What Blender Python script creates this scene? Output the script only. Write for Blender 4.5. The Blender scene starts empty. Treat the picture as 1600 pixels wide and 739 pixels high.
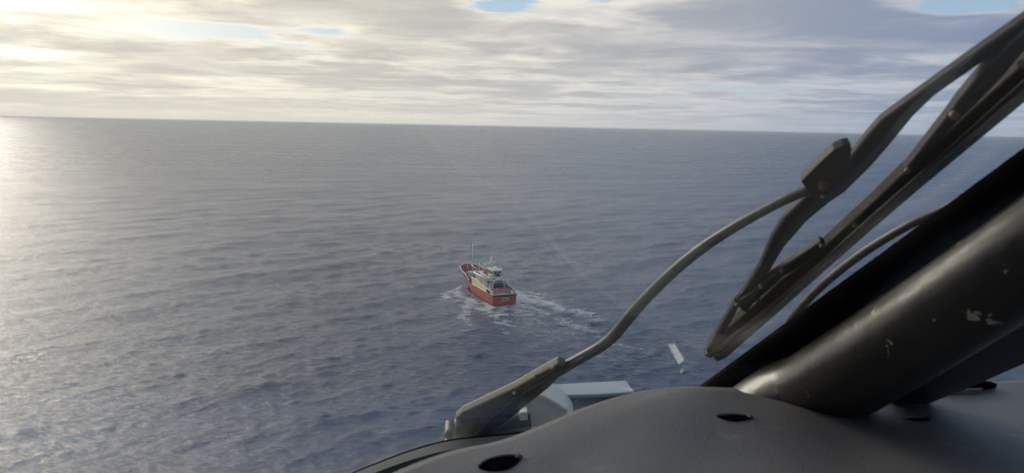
import bpy, bmesh, math, random
import numpy as np
from mathutils import Vector, Matrix
R = math.radians
random.seed(4); rng = np.random.default_rng(11)
scene = bpy.context.scene
COL = scene.collection

# ------------------------------------------------------------------ camera
W, Hh = 1600.0, 739.0
FPX = 1256.0
CAMZ = 52.0
PITCH = math.atan((369.5-197.0)/FPX)
ROLL = R(1.11)
fwd = Vector((0, math.cos(PITCH), -math.sin(PITCH)))
r0 = Vector((1, 0, 0)); u0 = r0.cross(fwd)
right = r0*math.cos(ROLL) + u0*math.sin(ROLL)
up = u0*math.cos(ROLL) - r0*math.sin(ROLL)
cam = bpy.data.cameras.new('camera'); camo = bpy.data.objects.new('camera', cam); COL.objects.link(camo)
M = Matrix((right, up, -fwd)).transposed().to_4x4(); M.translation = (0, 0, CAMZ)
camo.matrix_world = M
cam.sensor_width = 36; cam.lens = 36*FPX/W
cam.clip_start = 0.02; cam.clip_end = 200000
cam.dof.use_dof = True; cam.dof.focus_distance = 240; cam.dof.aperture_fstop = 36*FPX/W/1.4
scene.camera = camo
# ------------------------------------------------------------------ sun
SAZ, SEL = R(-45), R(17)
sund = Vector((math.sin(SAZ)*math.cos(SEL), math.cos(SAZ)*math.cos(SEL), math.sin(SEL)))
sl = bpy.data.lights.new('sun', 'SUN'); sl.energy = 1.25; sl.angle = R(25); sl.color = (1, .90, .77)
so = bpy.data.objects.new('sun', sl); COL.objects.link(so)
so.rotation_euler = sund.to_track_quat('Z', 'Y').to_euler(); so.location = (0, 0, 300)
# ------------------------------------------------------------------ world
world = bpy.data.worlds.new('World'); scene.world = world; world.use_nodes = True
nt = world.node_tree; nt.nodes.clear(); N = nt.nodes; L = nt.links
def node(t, **k):
    n = N.new(t)
    for a, b in k.items(): setattr(n, a, b)
    return n
def setin(n, i, v):
    if hasattr(v, 'is_output') or isinstance(v, bpy.types.NodeSocket): L.new(v, n.inputs[i])
    else: n.inputs[i].default_value = v
def m(op, a, b=0.0, c=0.0, clamp=False):
    n = node('ShaderNodeMath', operation=op, use_clamp=clamp)
    setin(n, 0, a); setin(n, 1, b); setin(n, 2, c); return n.outputs[0]
def sstep(x, a, b):
    n = node('ShaderNodeMapRange', interpolation_type='SMOOTHSTEP')
    setin(n, 0, x); setin(n, 1, a); setin(n, 2, b); return n.outputs[0]
def mixc(f, a, b):
    n = node('ShaderNodeMix', data_type='RGBA'); setin(n, 0, f)
    for i, v in ((6, a), (7, b)):
        if isinstance(v, tuple): n.inputs[i].default_value = (*v, 1)
        else: L.new(v, n.inputs[i])
    return n.outputs[2]
tc = node('ShaderNodeTexCoord'); nv = node('ShaderNodeVectorMath', operation='NORMALIZE'); L.new(tc.outputs['Generated'], nv.inputs[0])
D = nv.outputs[0]
sep = node('ShaderNodeSeparateXYZ'); L.new(D, sep.inputs[0]); dx, dy, dz = sep.outputs
zc = m('ADD', m('MAXIMUM', dz, 0.0), 0.045)
px_, py_ = m('DIVIDE', dx, zc), m('DIVIDE', dy, zc)
cmb = node('ShaderNodeCombineXYZ'); L.new(px_, cmb.inputs[0]); L.new(py_, cmb.inputs[1]); cmb.inputs[2].default_value = 3.3
def noise(vec, sc, det=5, rough=.55, dist=0.0, off=(0, 0, 0)):
    mp = node('ShaderNodeMapping'); L.new(vec, mp.inputs[0]); mp.inputs['Location'].default_value = off
    n = node('ShaderNodeTexNoise'); L.new(mp.outputs[0], n.inputs['Vector'])
    n.inputs['Scale'].default_value = sc; n.inputs['Detail'].default_value = det
    n.inputs['Roughness'].default_value = rough; n.inputs['Distortion'].default_value = dist
    return n.outputs['Fac']
n1 = noise(cmb.outputs[0], .31, 6, .55, .3, (2.1, 5.4, 0))
n2 = noise(cmb.outputs[0], .95, 8, .64, .2, (7.0, 1.0, 0))
dens = m('ADD', m('ADD', m('MULTIPLY', n1, .66), m('MULTIPLY', n2, .56)), -.11)
# gaps and banks of cloud, as directions (azimuth, elevation) of the sky
az = m('ARCTAN2', dx, dy); el = m('ARCSINE', dz)
def lobe(px, py, sx, sy, amp, off):
    c = right*((px-800)/FPX) + up*((369.5-py)/FPX) + fwd; c.normalize()
    a0, e0 = math.atan2(c.x, c.y), math.asin(c.z)
    ta = m('DIVIDE', m('SUBTRACT', az, a0), sx/FPX); te = m('DIVIDE', m('SUBTRACT', el, e0), sy/FPX)
    g = m('EXPONENT', m('MULTIPLY', m('ADD', m('MULTIPLY', ta, ta), m('MULTIPLY', te, te)), -1.0))
    return m('ADD', off, m('MULTIPLY', g, amp))
for a in [(310, 47, 160, 14, -.27), (780, 10, 85, 24, -.22), (835, 62, 60, 10, -.11), (960, 4, 60, 12, -.10), (520, 48, 40, 9, -.06), (1525, 4, 70, 16, -.2),
          (30, 20, 130, 40, -.14), (1480, 98, 130, 8, -.14), (1200, 112, 130, 8, -.17), (1150, 45, 330, 50, .12), (700, 50, 110, 30, .12),
          (480, 15, 200, 18, .10), (350, 108, 280, 14, .08), (950, 102, 160, 9, .08), (880, 122, 70, 6, -.09),
          (640, 116, 110, 7, -.10), (60, 82, 200, 5, -.12), (150, 118, 160, 6, -.11), (90, 60, 150, 12, .10), (1330, 138, 120, 6, -.07), (1000, 142, 120, 5, -.07)]:
    dens = lobe(*a, dens)
hi_ = m('MULTIPLY', sstep(el, .18, .36), sstep(az, -.35, .25))
dens = m('SUBTRACT', dens, m('MULTIPLY', hi_, .17))
cover = sstep(dens, .37, .45)
tex = noise(cmb.outputs[0], .95, 6, .52, .4, (3.0, 9.0, 0))
thick = sstep(m('ADD', dens, m('MULTIPLY', m('SUBTRACT', tex, .5), .30)), .37, .57)
# angle from the sun
dot = node('ShaderNodeVectorMath', operation='DOT_PRODUCT'); L.new(D, dot.inputs[0]); dot.inputs[1].default_value = sund
cosA = dot.outputs['Value']
near = sstep(cosA, .24, .94)        # wide warm side of the sky
glow = m('POWER', m('MAXIMUM', cosA, 0.0), 45.0)
glow2 = m('POWER', m('MAXIMUM', cosA, 0.0), 14.0)
thin_c = mixc(near, (.40, .41, .46), (.80, .73, .61))
thick_c = mixc(near, (.165, .205, .30), (.42, .395, .36))
shade = noise(cmb.outputs[0], .75, 6, .6, .5, (13.0, 4.0, 0))
thick_c = mixc(sstep(shade, .40, .72), thick_c, mixc(near, (.30, .32, .38), (.60, .56, .49)))
cl = mixc(thick, thin_c, thick_c)
addv = node('ShaderNodeMix', data_type='RGBA', blend_type='ADD'); addv.inputs[0].default_value = 1
L.new(cl, addv.inputs[6])
gc = node('ShaderNodeMix', data_type='RGBA', blend_type='MULTIPLY'); gc.inputs[0].default_value = 1
cg = node('ShaderNodeCombineColor')
gsum = m('ADD', m('MULTIPLY', glow, .50), m('MULTIPLY', glow2, .14))
for i in range(3): L.new(gsum, cg.inputs[i])
L.new(cg.outputs[0], gc.inputs[6]); gc.inputs[7].default_value = (1, .88, .70, 1); L.new(gc.outputs[2], addv.inputs[7])
hz = mixc(near, (.27, .305, .385), (.56, .52, .46))
hor = m('EXPONENT', m('MULTIPLY', m('MAXIMUM', el, 0.0), -29.0))
ccol = mixc(hor, addv.outputs[2], hz)
sky = node('ShaderNodeTexSky', sky_type='NISHITA'); sky.sun_disc = False
sky.sun_elevation = SEL; sky.sun_rotation = SAZ; sky.air_density = 1; sky.dust_density = 1.2; sky.ozone_density = 1
bgs = node('ShaderNodeBackground'); L.new(mixc(.68, sky.outputs[0], (2.2, 3.3, 4.8)), bgs.inputs[0]); bgs.inputs[1].default_value = .10
bgc = node('ShaderNodeBackground'); L.new(ccol, bgc.inputs[0]); bgc.inputs[1].default_value = 1.0
fac = m('MAXIMUM', cover, m('MULTIPLY', hor, 1.3, clamp=True))
mx = node('ShaderNodeMixShader'); L.new(fac, mx.inputs[0]); L.new(bgs.outputs[0], mx.inputs[1]); L.new(bgc.outputs[0], mx.inputs[2])
wo = node('ShaderNodeOutputWorld'); L.new(mx.outputs[0], wo.inputs[0])
scene.view_settings.view_transform = 'Standard'; scene.view_settings.look = 'None'
scene.view_settings.exposure = .85; scene.view_settings.gamma = 1
scene.render.engine = 'CYCLES'
scene.cycles.transparent_max_bounces = 24; scene.cycles.max_bounces = 8

# ------------------------------------------------------------------ helpers
def tag(o, label=None, cat=None, group=None, kind=None):
    if label: o['label'] = label
    if cat: o['category'] = cat
    if group: o['group'] = group
    if kind: o['kind'] = kind
    return o
def empty(name, loc=(0, 0, 0), rz=0, parent=None):
    o = bpy.data.objects.new(name, None); COL.objects.link(o); o.location = loc; o.rotation_euler = (0, 0, rz)
    o.empty_display_size = .3
    if parent: o.parent = parent
    return o
def mesh(name, verts, faces, mats, parent=None, smooth=False, mi=None, bevel=0, seg=2):
    me = bpy.data.meshes.new(name); me.from_pydata([tuple(v) for v in verts], [], faces)
    bm = bmesh.new(); bm.from_mesh(me); bmesh.ops.recalc_face_normals(bm, faces=bm.faces)
    bm.to_mesh(me); bm.free()
    for k in (mats if isinstance(mats, (list, tuple)) else [mats]): me.materials.append(k)
    if mi: me.polygons.foreach_set('material_index', mi)
    me.polygons.foreach_set('use_smooth', [smooth]*len(me.polygons))
    o = bpy.data.objects.new(name, me); COL.objects.link(o)
    if parent: o.parent = parent
    if bevel:
        b = o.modifiers.new('bevel', 'BEVEL'); b.width = bevel; b.segments = seg; b.limit_method = 'ANGLE'; b.angle_limit = R(35)
        b.harden_normals = False
    return o
class MB:
    def __init__(s): s.v = []; s.f = []
    def add(s, v, f):
        k = len(s.v); s.v += [Vector(q) for q in v]; s.f += [tuple(i+k for i in q) for q in f]; return s
    def box(s, x0, x1, y0, y1, z0, z1, rot=None, org=None):
        v = [Vector((x, y, z)) for z in (z0, z1) for x, y in ((x0, y0), (x1, y0), (x1, y1), (x0, y1))]
        if rot: v = [org + rot @ (q-org) for q in v]
        return s.add(v, [(3, 2, 1, 0), (4, 5, 6, 7), (0, 1, 5, 4), (1, 2, 6, 5), (2, 3, 7, 6), (3, 0, 4, 7)])
    def tube(s, pts, rad, n=10, flat=1.0, upv=None):
        pts = [Vector(p) for p in pts]; rr = rad if isinstance(rad, (list, tuple)) else [rad]*len(pts)
        v = []; prev = None
        for i, p in enumerate(pts):
            t = (pts[min(i+1, len(pts)-1)]-pts[max(i-1, 0)]).normalized()
            a = upv if upv else (prev if prev else (Vector((0, 0, 1)) if abs(t.z) < .9 else Vector((1, 0, 0))))
            b = t.cross(a).normalized(); a = b.cross(t).normalized(); prev = a
            for j in range(n):
                th = 2*math.pi*j/n; v.append(p + b*math.cos(th)*rr[i] + a*math.sin(th)*rr[i]*flat)
        f = []
        for i in range(len(pts)-1):
            for j in range(n):
                f.append((i*n+j, i*n+(j+1) % n, (i+1)*n+(j+1) % n, (i+1)*n+j))
        f.append(tuple(range(n-1, -1, -1))); f.append(tuple(range((len(pts)-1)*n, len(pts)*n)))
        return s.add(v, f)
    def prism(s, poly, off):
        n = len(poly); poly = [Vector(p) for p in poly]; off = Vector(off)
        v = poly + [p+off for p in poly]
        return s.add(v, [tuple(range(n)), tuple(range(2*n-1, n-1, -1))] + [(i, i+n, (i+1) % n+n, (i+1) % n) for i in range(n)])
    def ball(s, c, r, n=10, sx=1, sy=1, sz=1):
        c = Vector(c); v = []; f = []
        for i in range(n+1):
            ph = math.pi*i/n
            for j in range(2*n):
                th = math.pi*j/n; v.append(c+Vector((r*sx*math.sin(ph)*math.cos(th), r*sy*math.sin(ph)*math.sin(th), r*sz*math.cos(ph))))
        for i in range(n):
            for j in range(2*n):
                f.append((i*2*n+j, (i+1)*2*n+j, (i+1)*2*n+(j+1) % (2*n), i*2*n+(j+1) % (2*n)))
        return s.add(v, f)
    def build(s, name, mat, parent=None, smooth=False, bevel=0, seg=2):
        return mesh(name, s.v, s.f, mat, parent, smooth, None, bevel, seg)
def catmull(pts, k=6):
    out = []; n = len(pts)
    for i in range(n-1):
        p0, p1, p2, p3 = [np.array(pts[max(0, min(n-1, i+q))], float) for q in (-1, 0, 1, 2)]
        for j in range(k):
            t = j/k
            out.append(.5*((2*p1)+(-p0+p2)*t+(2*p0-5*p1+4*p2-p3)*t*t+(-p0+3*p1-3*p2+p3)*t**3))
    out.append(np.array(pts[-1], float)); return out

def material(name, col, rough=.5, metal=0, var=.15, scale=8, bump=0, bscale=40, col2=None, wear=None, spec=.5, coat=0, coord='Object', wscale=None):
    mt = bpy.data.materials.new(name); mt.use_nodes = True; t = mt.node_tree; p = t.nodes['Principled BSDF']
    tcn = t.nodes.new('ShaderNodeTexCoord')
    nz = t.nodes.new('ShaderNodeTexNoise'); nz.inputs['Scale'].default_value = scale; nz.inputs['Detail'].default_value = 6
    t.links.new(tcn.outputs[coord], nz.inputs['Vector'])
    p.inputs['Specular IOR Level'].default_value = spec
    mp = t.nodes.new('ShaderNodeMapRange'); mp.inputs[1].default_value = .3; mp.inputs[2].default_value = .7
    t.links.new(nz.outputs['Fac'], mp.inputs[0])
    mi = t.nodes.new('ShaderNodeMix'); mi.data_type = 'RGBA'; t.links.new(mp.outputs[0], mi.inputs[0])
    c2 = col2 or tuple(c*(1+var) for c in col); c1 = tuple(c*(1-var) for c in col)
    mi.inputs[6].default_value = (*c1, 1); mi.inputs[7].default_value = (*c2, 1)
    out = mi.outputs[2]
    if wear:
        wn = t.nodes.new('ShaderNodeTexNoise'); wn.inputs['Scale'].default_value = wscale or scale*3; wn.inputs['Detail'].default_value = 8
        wn.inputs['Roughness'].default_value = .6
        t.links.new(tcn.outputs[coord], wn.inputs['Vector'])
        wr = t.nodes.new('ShaderNodeMapRange'); wr.inputs[1].default_value = wear[1]; wr.inputs[2].default_value = wear[1]+wear[2]
        t.links.new(wn.outputs['Fac'], wr.inputs[0])
        w2 = t.nodes.new('ShaderNodeMix'); w2.data_type = 'RGBA'; t.links.new(wr.outputs[0], w2.inputs[0]); t.links.new(out, w2.inputs[6])
        w2.inputs[7].default_value = (*wear[0], 1); out = w2.outputs[2]
    t.links.new(out, p.inputs['Base Color'])
    p.inputs['Roughness'].default_value = rough; p.inputs['Metallic'].default_value = metal
    p.inputs['Specular IOR Level'].default_value = spec; p.inputs['Coat Weight'].default_value = coat
    rm = t.nodes.new('ShaderNodeMapRange'); rm.inputs[3].default_value = rough*.85; rm.inputs[4].default_value = min(1, rough*1.2)
    t.links.new(nz.outputs['Fac'], rm.inputs[0]); t.links.new(rm.outputs[0], p.inputs['Roughness'])
    if bump:
        bn = t.nodes.new('ShaderNodeTexNoise'); bn.inputs['Scale'].default_value = bscale; bn.inputs['Detail'].default_value = 4
        t.links.new(tcn.outputs[coord], bn.inputs['Vector'])
        bp = t.nodes.new('ShaderNodeBump'); bp.inputs['Strength'].default_value = 1; bp.inputs['Distance'].default_value = bump
        t.links.new(bn.outputs['Fac'], bp.inputs['Height']); t.links.new(bp.outputs[0], p.inputs['Normal'])
    return mt

# ------------------------------------------------------------------ the sea
SHIP_H = R(22.6)                                  # heading, left of +Y
def ray(px, py):
    return (right*((px-800)/FPX) + up*((369.5-py)/FPX) + fwd)
def on_z(px, py, z):
    d = ray(px, py); t = (z-CAMZ)/d.z; return Vector((0, 0, CAMZ))+d*t
SHIP_O = on_z(788.5, 476.5, 0)
hd = Vector((-math.sin(SHIP_H), math.cos(SHIP_H), 0)); pt = Vector((-math.cos(SHIP_H), -math.sin(SHIP_H), 0))
SL = 33.6

s_px = np.concatenate([np.arange(455, 2, -.5), np.array([1.5, 1.0])])
rad = CAMZ*804.0/s_px
rad = np.concatenate([[1, 20, 45, 70], rad])
a_d = np.linspace(-R(48), R(48), 1400)
a_c = np.linspace(R(48), R(312), 70)[1:-1]
ang = np.concatenate([a_d, a_c]); NA = len(ang); NR = len(rad)
dr = np.gradient(rad)
RR, AA = np.meshgrid(rad, ang, indexing='ij'); DRR = np.repeat(dr[:, None], NA, 1)
X = RR*np.sin(AA); Y = RR*np.cos(AA); Z = np.zeros_like(X)
X0, Y0 = X.copy(), Y.copy()
far = np.zeros_like(X); tot = 0
NW = 110
lam = np.exp(rng.uniform(math.log(2.0), math.log(70), NW)); lam.sort()
group_env = 1+.35*np.sin(X0/61+1.3*np.sin(Y0/83))*np.sin(Y0/71+.9*np.sin(X0/97))
for i in range(NW):
    l = lam[i]; k = 2*math.pi/l
    th = R(128)+rng.normal(0, R(36) if l < 9 else R(26) if l < 20 else R(18))
    slope = .0135*(1.4 if l < 7 else 1.0 if l < 24 else .55)
    if l > 40: slope *= .6
    w = np.clip((l/DRR-2.2)/2.5, 0, 1); w = w*w*(3-2*w)
    ph = k*(X0*math.cos(th)+Y0*math.sin(th))+rng.uniform(0, 6.28)
    if l < 14: w = w*group_env
    a = slope/k*w
    Z += a*np.cos(ph); s = a*.95*np.sin(ph); X -= s*math.cos(th); Y -= s*math.sin(th)
    far += slope*(1-np.clip(w, 0, 1)); tot += slope
far /= tot
# ship-local coordinates for the bow wave and wake
lx = (X0-SHIP_O.x)*hd.x+(Y0-SHIP_O.y)*hd.y; ly = (X0-SHIP_O.x)*pt.x+(Y0-SHIP_O.y)*pt.y
def vn(x, y, seed):
    g = np.random.default_rng(seed).random((256, 256)); xi = np.floor(x).astype(int); yi = np.floor(y).astype(int)
    fx = x-xi; fy = y-yi; fx = fx*fx*(3-2*fx); fy = fy*fy*(3-2*fy); q = lambda a, b: g[a % 256, b % 256]
    return (q(xi, yi)*(1-fx)+q(xi+1, yi)*fx)*(1-fy)+(q(xi, yi+1)*(1-fx)+q(xi+1, yi+1)*fx)*fy
def fbm(x, y, seed, o=4):
    t = 0; a = .5
    for i in range(o): t = t+a*vn(x*2**i, y*2**i, seed+i); a /= 2
    return t
reg = (np.abs(lx+10) < 95) & (np.abs(ly) < 60)
LX, LY = lx[reg], ly[reg]
LY0 = LY; wob = np.clip((22-LX)/20, 0, 1); LY = LY+wob*((fbm(LX/5+7, LY/5+7, 21)-.47)*7+(fbm(LX/14+3, LY/14+5, 25)-.47)*9)
wl_half = np.where(LX > 15, 3.8*np.sqrt(np.clip(1-((LX-15)/14.0)**2, 0, 1)), 3.8)
side = np.abs(LY0)-wl_half
nz1 = fbm(LX/3.3+40, LY/2.6+40, 3); nz2 = fbm(LX/8+90, LY/8+90, 9)
inship = (LX > 0) & (LX < 29) & (side < -.3)
# bow wave peeling off to both sides, V shaped
t = 30-LX
ridge = 1.5+t*.42
bow = np.exp(-((np.abs(LY)-ridge-1.5)/(1.2+.10*np.clip(t, 0, 60)))**2)*np.clip(t/3, 0, 1)*np.clip(1-(t-16)/18, 0, 1)
bow2 = np.exp(-((np.abs(LY)-ridge*1.35-3)/(2.6))**2)*np.clip((t-2)/4, 0, 1)*np.clip(1-(t-14)/16, 0, 1)*.8
hug = 1.3*np.exp(-(np.clip(side, 0, 99)/1.3)**2)*np.clip(LX/3, 0, 1)*np.clip((30-LX)/4, 0, 1)*.62
wk = np.clip(-LX, 0, 90)
wwid = 3.4+wk*.16
core = np.exp(-(LY/wwid)**2)*(LX < 1.0)*np.exp(-wk/40)*.72
edge = np.exp(-((np.abs(LY)-wwid*1.0-1.5)/2.6)**2)*(LX < 6)*np.exp(-wk/45)*.95
arm = np.exp(-((np.abs(LY)-6-.36*(14-LX))/3.2)**2)*np.clip((17-LX)/6, 0, 1)*np.clip((LX+34)/24, 0, 1)*.95
base = np.maximum.reduce([bow*.95, bow2, hug, core, edge, arm])
base = base*(1-.35*np.clip((LY-7)/4, 0, 1)*(LX < 14))
foam = base*(.45+1.25*nz1)*(.65+1.0*nz2)
ZR = Z[reg]
ZR = ZR*(1-.5*(np.abs(LY0) < 5)*(LX > -2)*(LX < 30)) + .75*bow*np.clip(1-(t-3)/14, .15, 1)*(.6+.8*nz1) + .18*core*(nz1-.4) + .12*arm*(nz1-.2)
ZR = np.where(inship, -.9, ZR)
Z[reg] = ZR
FO = np.zeros_like(Z); FO[reg] = np.where(inship, 0, foam)
vid = np.arange(NR*NA).reshape(NR, NA)
A0 = vid[:-1, :]; nxt = np.roll(vid, -1, axis=1)
quads = np.stack([vid[:-1], vid[1:], nxt[1:], nxt[:-1]], -1).reshape(-1, 4)
def np_mesh(name, co, q, attrs, mat):
    me = bpy.data.meshes.new(name); me.vertices.add(len(co)); me.vertices.foreach_set('co', co.astype(np.float32).ravel())
    me.loops.add(q.size); me.loops.foreach_set('vertex_index', q.astype(np.int32).ravel())
    me.polygons.add(len(q)); me.polygons.foreach_set('loop_start', np.arange(0, q.size, 4, dtype=np.int32))
    me.polygons.foreach_set('use_smooth', np.ones(len(q), bool))
    me.update(calc_edges=True)
    for k, v in attrs.items():
        at = me.attributes.new(k, 'FLOAT', 'POINT'); at.data.foreach_set('value', v.astype(np.float32).ravel())
    me.materials.append(mat); o = bpy.data.objects.new(name, me); COL.objects.link(o); return o
def node_mat(name):
    mt = bpy.data.materials.new(name); mt.use_nodes = True; t = mt.node_tree; return mt, t, t.nodes['Principled BSDF']
wm, t_, p_ = node_mat('sea_water')
p_.inputs['Base Color'].default_value = (.005, .035, .100, 1); p_.inputs['IOR'].default_value = 1.333
fa = t_.nodes.new('ShaderNodeAttribute'); fa.attribute_name = 'far'
tcw = t_.nodes.new('ShaderNodeTexCoord')
def wn(sc, st, rot, det=4, rg=.55):
    mp = t_.nodes.new('ShaderNodeMapping'); mp.inputs['Rotation'].default_value = (0, 0, rot); mp.inputs['Scale'].default_value = (sc*st, sc, sc)
    t_.links.new(tcw.outputs['Object'], mp.inputs[0])
    n = t_.nodes.new('ShaderNodeTexNoise'); n.inputs['Scale'].default_value = 1; n.inputs['Detail'].default_value = det; n.inputs['Roughness'].default_value = rg
    t_.links.new(mp.outputs[0], n.inputs['Vector']); return n.outputs['Fac']
def tm(op, a, b):
    n = t_.nodes.new('ShaderNodeMath'); n.operation = op
    for i, v in enumerate((a, b)):
        if isinstance(v, (int, float)): n.inputs[i].default_value = v
        else: t_.links.new(v, n.inputs[i])
    return n.outputs[0]
big = wn(.014, .5, R(-35), 3)
h = tm('ADD', tm('MULTIPLY', wn(.62, .5, R(-38), 7, .64), .74), tm('MULTIPLY', wn(1.9, .7, R(-25), 5, .62), .17))
h = tm('MULTIPLY', h, tm('ADD', .55, tm('MULTIPLY', big, .9)))
bp = t_.nodes.new('ShaderNodeBump'); bp.inputs['Distance'].default_value = 1; t_.links.new(h, bp.inputs['Height']); t_.links.new(bp.outputs[0], p_.inputs['Normal'])
ro = tm('ADD', tm('ADD', .09, tm('MULTIPLY', fa.outputs['Fac'], .19)), tm('MULTIPLY', tm('SUBTRACT', big, .5), .12))
t_.links.new(ro, p_.inputs['Roughness'])
co = np.stack([X, Y, Z], -1).reshape(-1, 3)
sea = np_mesh('sea', co, quads, {'far': far}, wm)
tag(sea, 'dark blue open sea with small choppy waves reaching to the horizon', kind='structure')
# foam of the bow wave and wake, lying on the very same waves
fm = FO.reshape(-1)
fx = fm[quads].max(1) > .16
fq = quads[fx]; used, inv = np.unique(fq, return_inverse=True); fq = inv.reshape(fq.shape)
fco = co[used].copy(); fco[:, 2] += .05
fmat, t_, p_ = node_mat('sea_foam')
fa = t_.nodes.new('ShaderNodeAttribute'); fa.attribute_name = 'foam'
tcw = t_.nodes.new('ShaderNodeTexCoord')
p_.inputs['Base Color'].default_value = (.62, .65, .66, 1); p_.inputs['Roughness'].default_value = .9
fn = wn(1.6, .7, R(20), 8, .76); fn2 = wn(.55, .5, R(-10), 6, .66)
e = tm('ADD', tm('ADD', fa.outputs['Fac'], tm('MULTIPLY', tm('SUBTRACT', fn, .5), 2.4)), tm('MULTIPLY', tm('SUBTRACT', fn2, .5), 2.2))
mr = t_.nodes.new('ShaderNodeMapRange'); mr.interpolation_type = 'SMOOTHSTEP'; mr.inputs[1].default_value = .18; mr.inputs[2].default_value = 1.2; mr.inputs[4].default_value = .72
t_.links.new(e, mr.inputs[0]); t_.links.new(mr.outputs[0], p_.inputs['Alpha'])
fo = np_mesh('wake_foam', fco, fq, {'foam': fm[used]}, fmat)
tag(fo, 'white foam of the bow wave and wake around the red ship', 'foam', kind='stuff')

# ------------------------------------------------------------------ the ship
red = material('ship_red', (.33, .047, .038), .5, 0, .25, .6, wear=((.30, .13, .08), .60, .12), wscale=1.2)
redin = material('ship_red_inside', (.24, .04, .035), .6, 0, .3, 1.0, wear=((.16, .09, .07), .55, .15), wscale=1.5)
cream = material('ship_cream', (.62, .56, .42), .5, 0, .12, .7, wear=((.40, .25, .13), .60, .14), wscale=1.1)
white = material('ship_white', (.72, .72, .68), .45, 0, .08, 1, wear=((.42, .30, .20), .64, .12), wscale=1.5)
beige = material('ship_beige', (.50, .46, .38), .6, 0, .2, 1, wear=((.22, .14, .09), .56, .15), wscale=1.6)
deckm = material('ship_deck', (.10, .095, .085), .8, 0, .3, .8, wear=((.22, .10, .07), .55, .15))
green = material('ship_green', (.06, .15, .10), .8, 0, .35, 1.5, bump=.05, bscale=4)
dark = material('ship_dark', (.025, .03, .033), .6, 0, .3, 2)
glassd = material('ship_glass', (.02, .03, .04), .12, 0, .2, 3)
steel = material('ship_steel', (.34, .34, .33), .45, .2, .2, 2, wear=((.22, .13, .08), .58, .15))
orange = material('ship_orange', (.55, .16, .04), .6, 0, .2, 2)
ship = empty('fishing_ship', SHIP_O, math.pi/2+SHIP_H)
tag(ship, 'red and cream fishing ship steaming away through its own white wake', 'ship')
def half(s, z):
    q = min(max(z/6.8, -.3), 1); wl, dk = 3.55, 4.0
    B = wl+(dk-wl)*max(q, 0)**.5 if q > 0 else wl*(1+q*1.2)
    x = s*1.0
    s0 = .50+.36*max(q, 0); pw = 1.7+.5*max(q, 0)
    if x < .1: B *= .955+.45*x
    if x <= s0: return B
    return B*max(0, 1-((x-s0)/(1-s0))**pw)**.62
def stem(z): return SL*(.86+.14*min(max(z/6.8, 0), 1)) if z >= 0 else SL*(.86+.05*z)
def hp(s, z, sd=1, inset=0):
    return Vector((s*stem(z)-(inset if s > .97 else 0), sd*max(half(s, z)-inset, 0), z))
S = [0, .02, .05, .1, .2, .3, .4, .5, .55, .6, .65, .7, .74, .78, .82, .86, .89, .92, .945, .965, .98, .99, .997, 1.0]
def zmain(s): return 3.25 if s < .45 else 3.25+1.7*((s-.45)/.55)**1.6
LV = [-1.6, -.8, -.3, 0, .4, .8, 1.3, 1.8, 2.4]
v = []; f = []
cols = []
for sd in (1, -1):
    for s in S:
        zs = LV+[zmain(s)]
        zs = LV[:-1]+[LV[-1], (LV[-1]+zmain(s))/2, zmain(s)]
        cols.append([len(v)+i for i in range(len(zs))]); v += [hp(s, z, sd) for z in zs]
ns = len(S); nl = len(cols[0])
for b in (0, ns):
    for i in range(ns-1):
        for j in range(nl-1): f.append((cols[b+i][j], cols[b+i+1][j], cols[b+i+1][j+1], cols[b+i][j+1]))
for j in range(nl-1): f.append((cols[0][j], cols[ns][j], cols[ns][j+1], cols[0][j+1]))
for i in range(ns-1): f.append((cols[i][0], cols[i+1][0], cols[ns+i+1][0], cols[ns+i][0]))
hull = mesh('hull', v, f, red, ship, False)
bmh = bmesh.new(); bmh.from_mesh(hull.data); bmesh.ops.remove_doubles(bmh, verts=bmh.verts, dist=.001); bmesh.ops.recalc_face_normals(bmh, faces=bmh.faces)
bmh.to_mesh(hull.data); bmh.free()
for p in hull.data.polygons: p.use_smooth = abs(p.normal.x) < .9 or p.center.x > 3
def deckplate(name, sa, sb, dz, mat, par, zf=None, n=16):
    mbd = MB(); L_ = []; R_ = []
    for i in range(n+1):
        s = sa+(sb-sa)*i/n; z = (zf(s) if zf else zmain(s))+dz
        L_.append(hp(s, z, 1, .06)); R_.append(hp(s, z, -1, .06))
    mbd.v = L_+R_; mbd.f = [(i, i+1, n+2+i, n+1+i) for i in range(n)]
    return mbd.build(name, mat, par)
deckplate('main_deck', .002, .70, -.55, deckm, ship)
deckplate('foredeck', .66, .985, -.25, deckm, ship)
mesh('deck_step', [hp(.66, zmain(.66)-.25, 1, .1), hp(.66, zmain(.66)-.25, -1, .1), hp(.66, zmain(.66)-.6, -1, .1), hp(.66, zmain(.66)-.6, 1, .1)], [(0, 1, 2, 3)], redin, ship)
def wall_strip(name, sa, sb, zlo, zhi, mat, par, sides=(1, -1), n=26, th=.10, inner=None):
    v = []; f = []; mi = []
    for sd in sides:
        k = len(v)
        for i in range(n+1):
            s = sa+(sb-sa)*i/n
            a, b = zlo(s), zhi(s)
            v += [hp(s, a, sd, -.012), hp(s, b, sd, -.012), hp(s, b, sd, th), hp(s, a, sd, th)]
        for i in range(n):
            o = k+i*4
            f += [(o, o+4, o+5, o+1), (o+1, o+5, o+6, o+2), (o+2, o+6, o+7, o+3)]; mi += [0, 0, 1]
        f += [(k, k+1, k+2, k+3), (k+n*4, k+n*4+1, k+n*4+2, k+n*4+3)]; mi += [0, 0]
    return mesh(name, v, f, [mat, inner or mat], par, False, mi)
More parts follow.
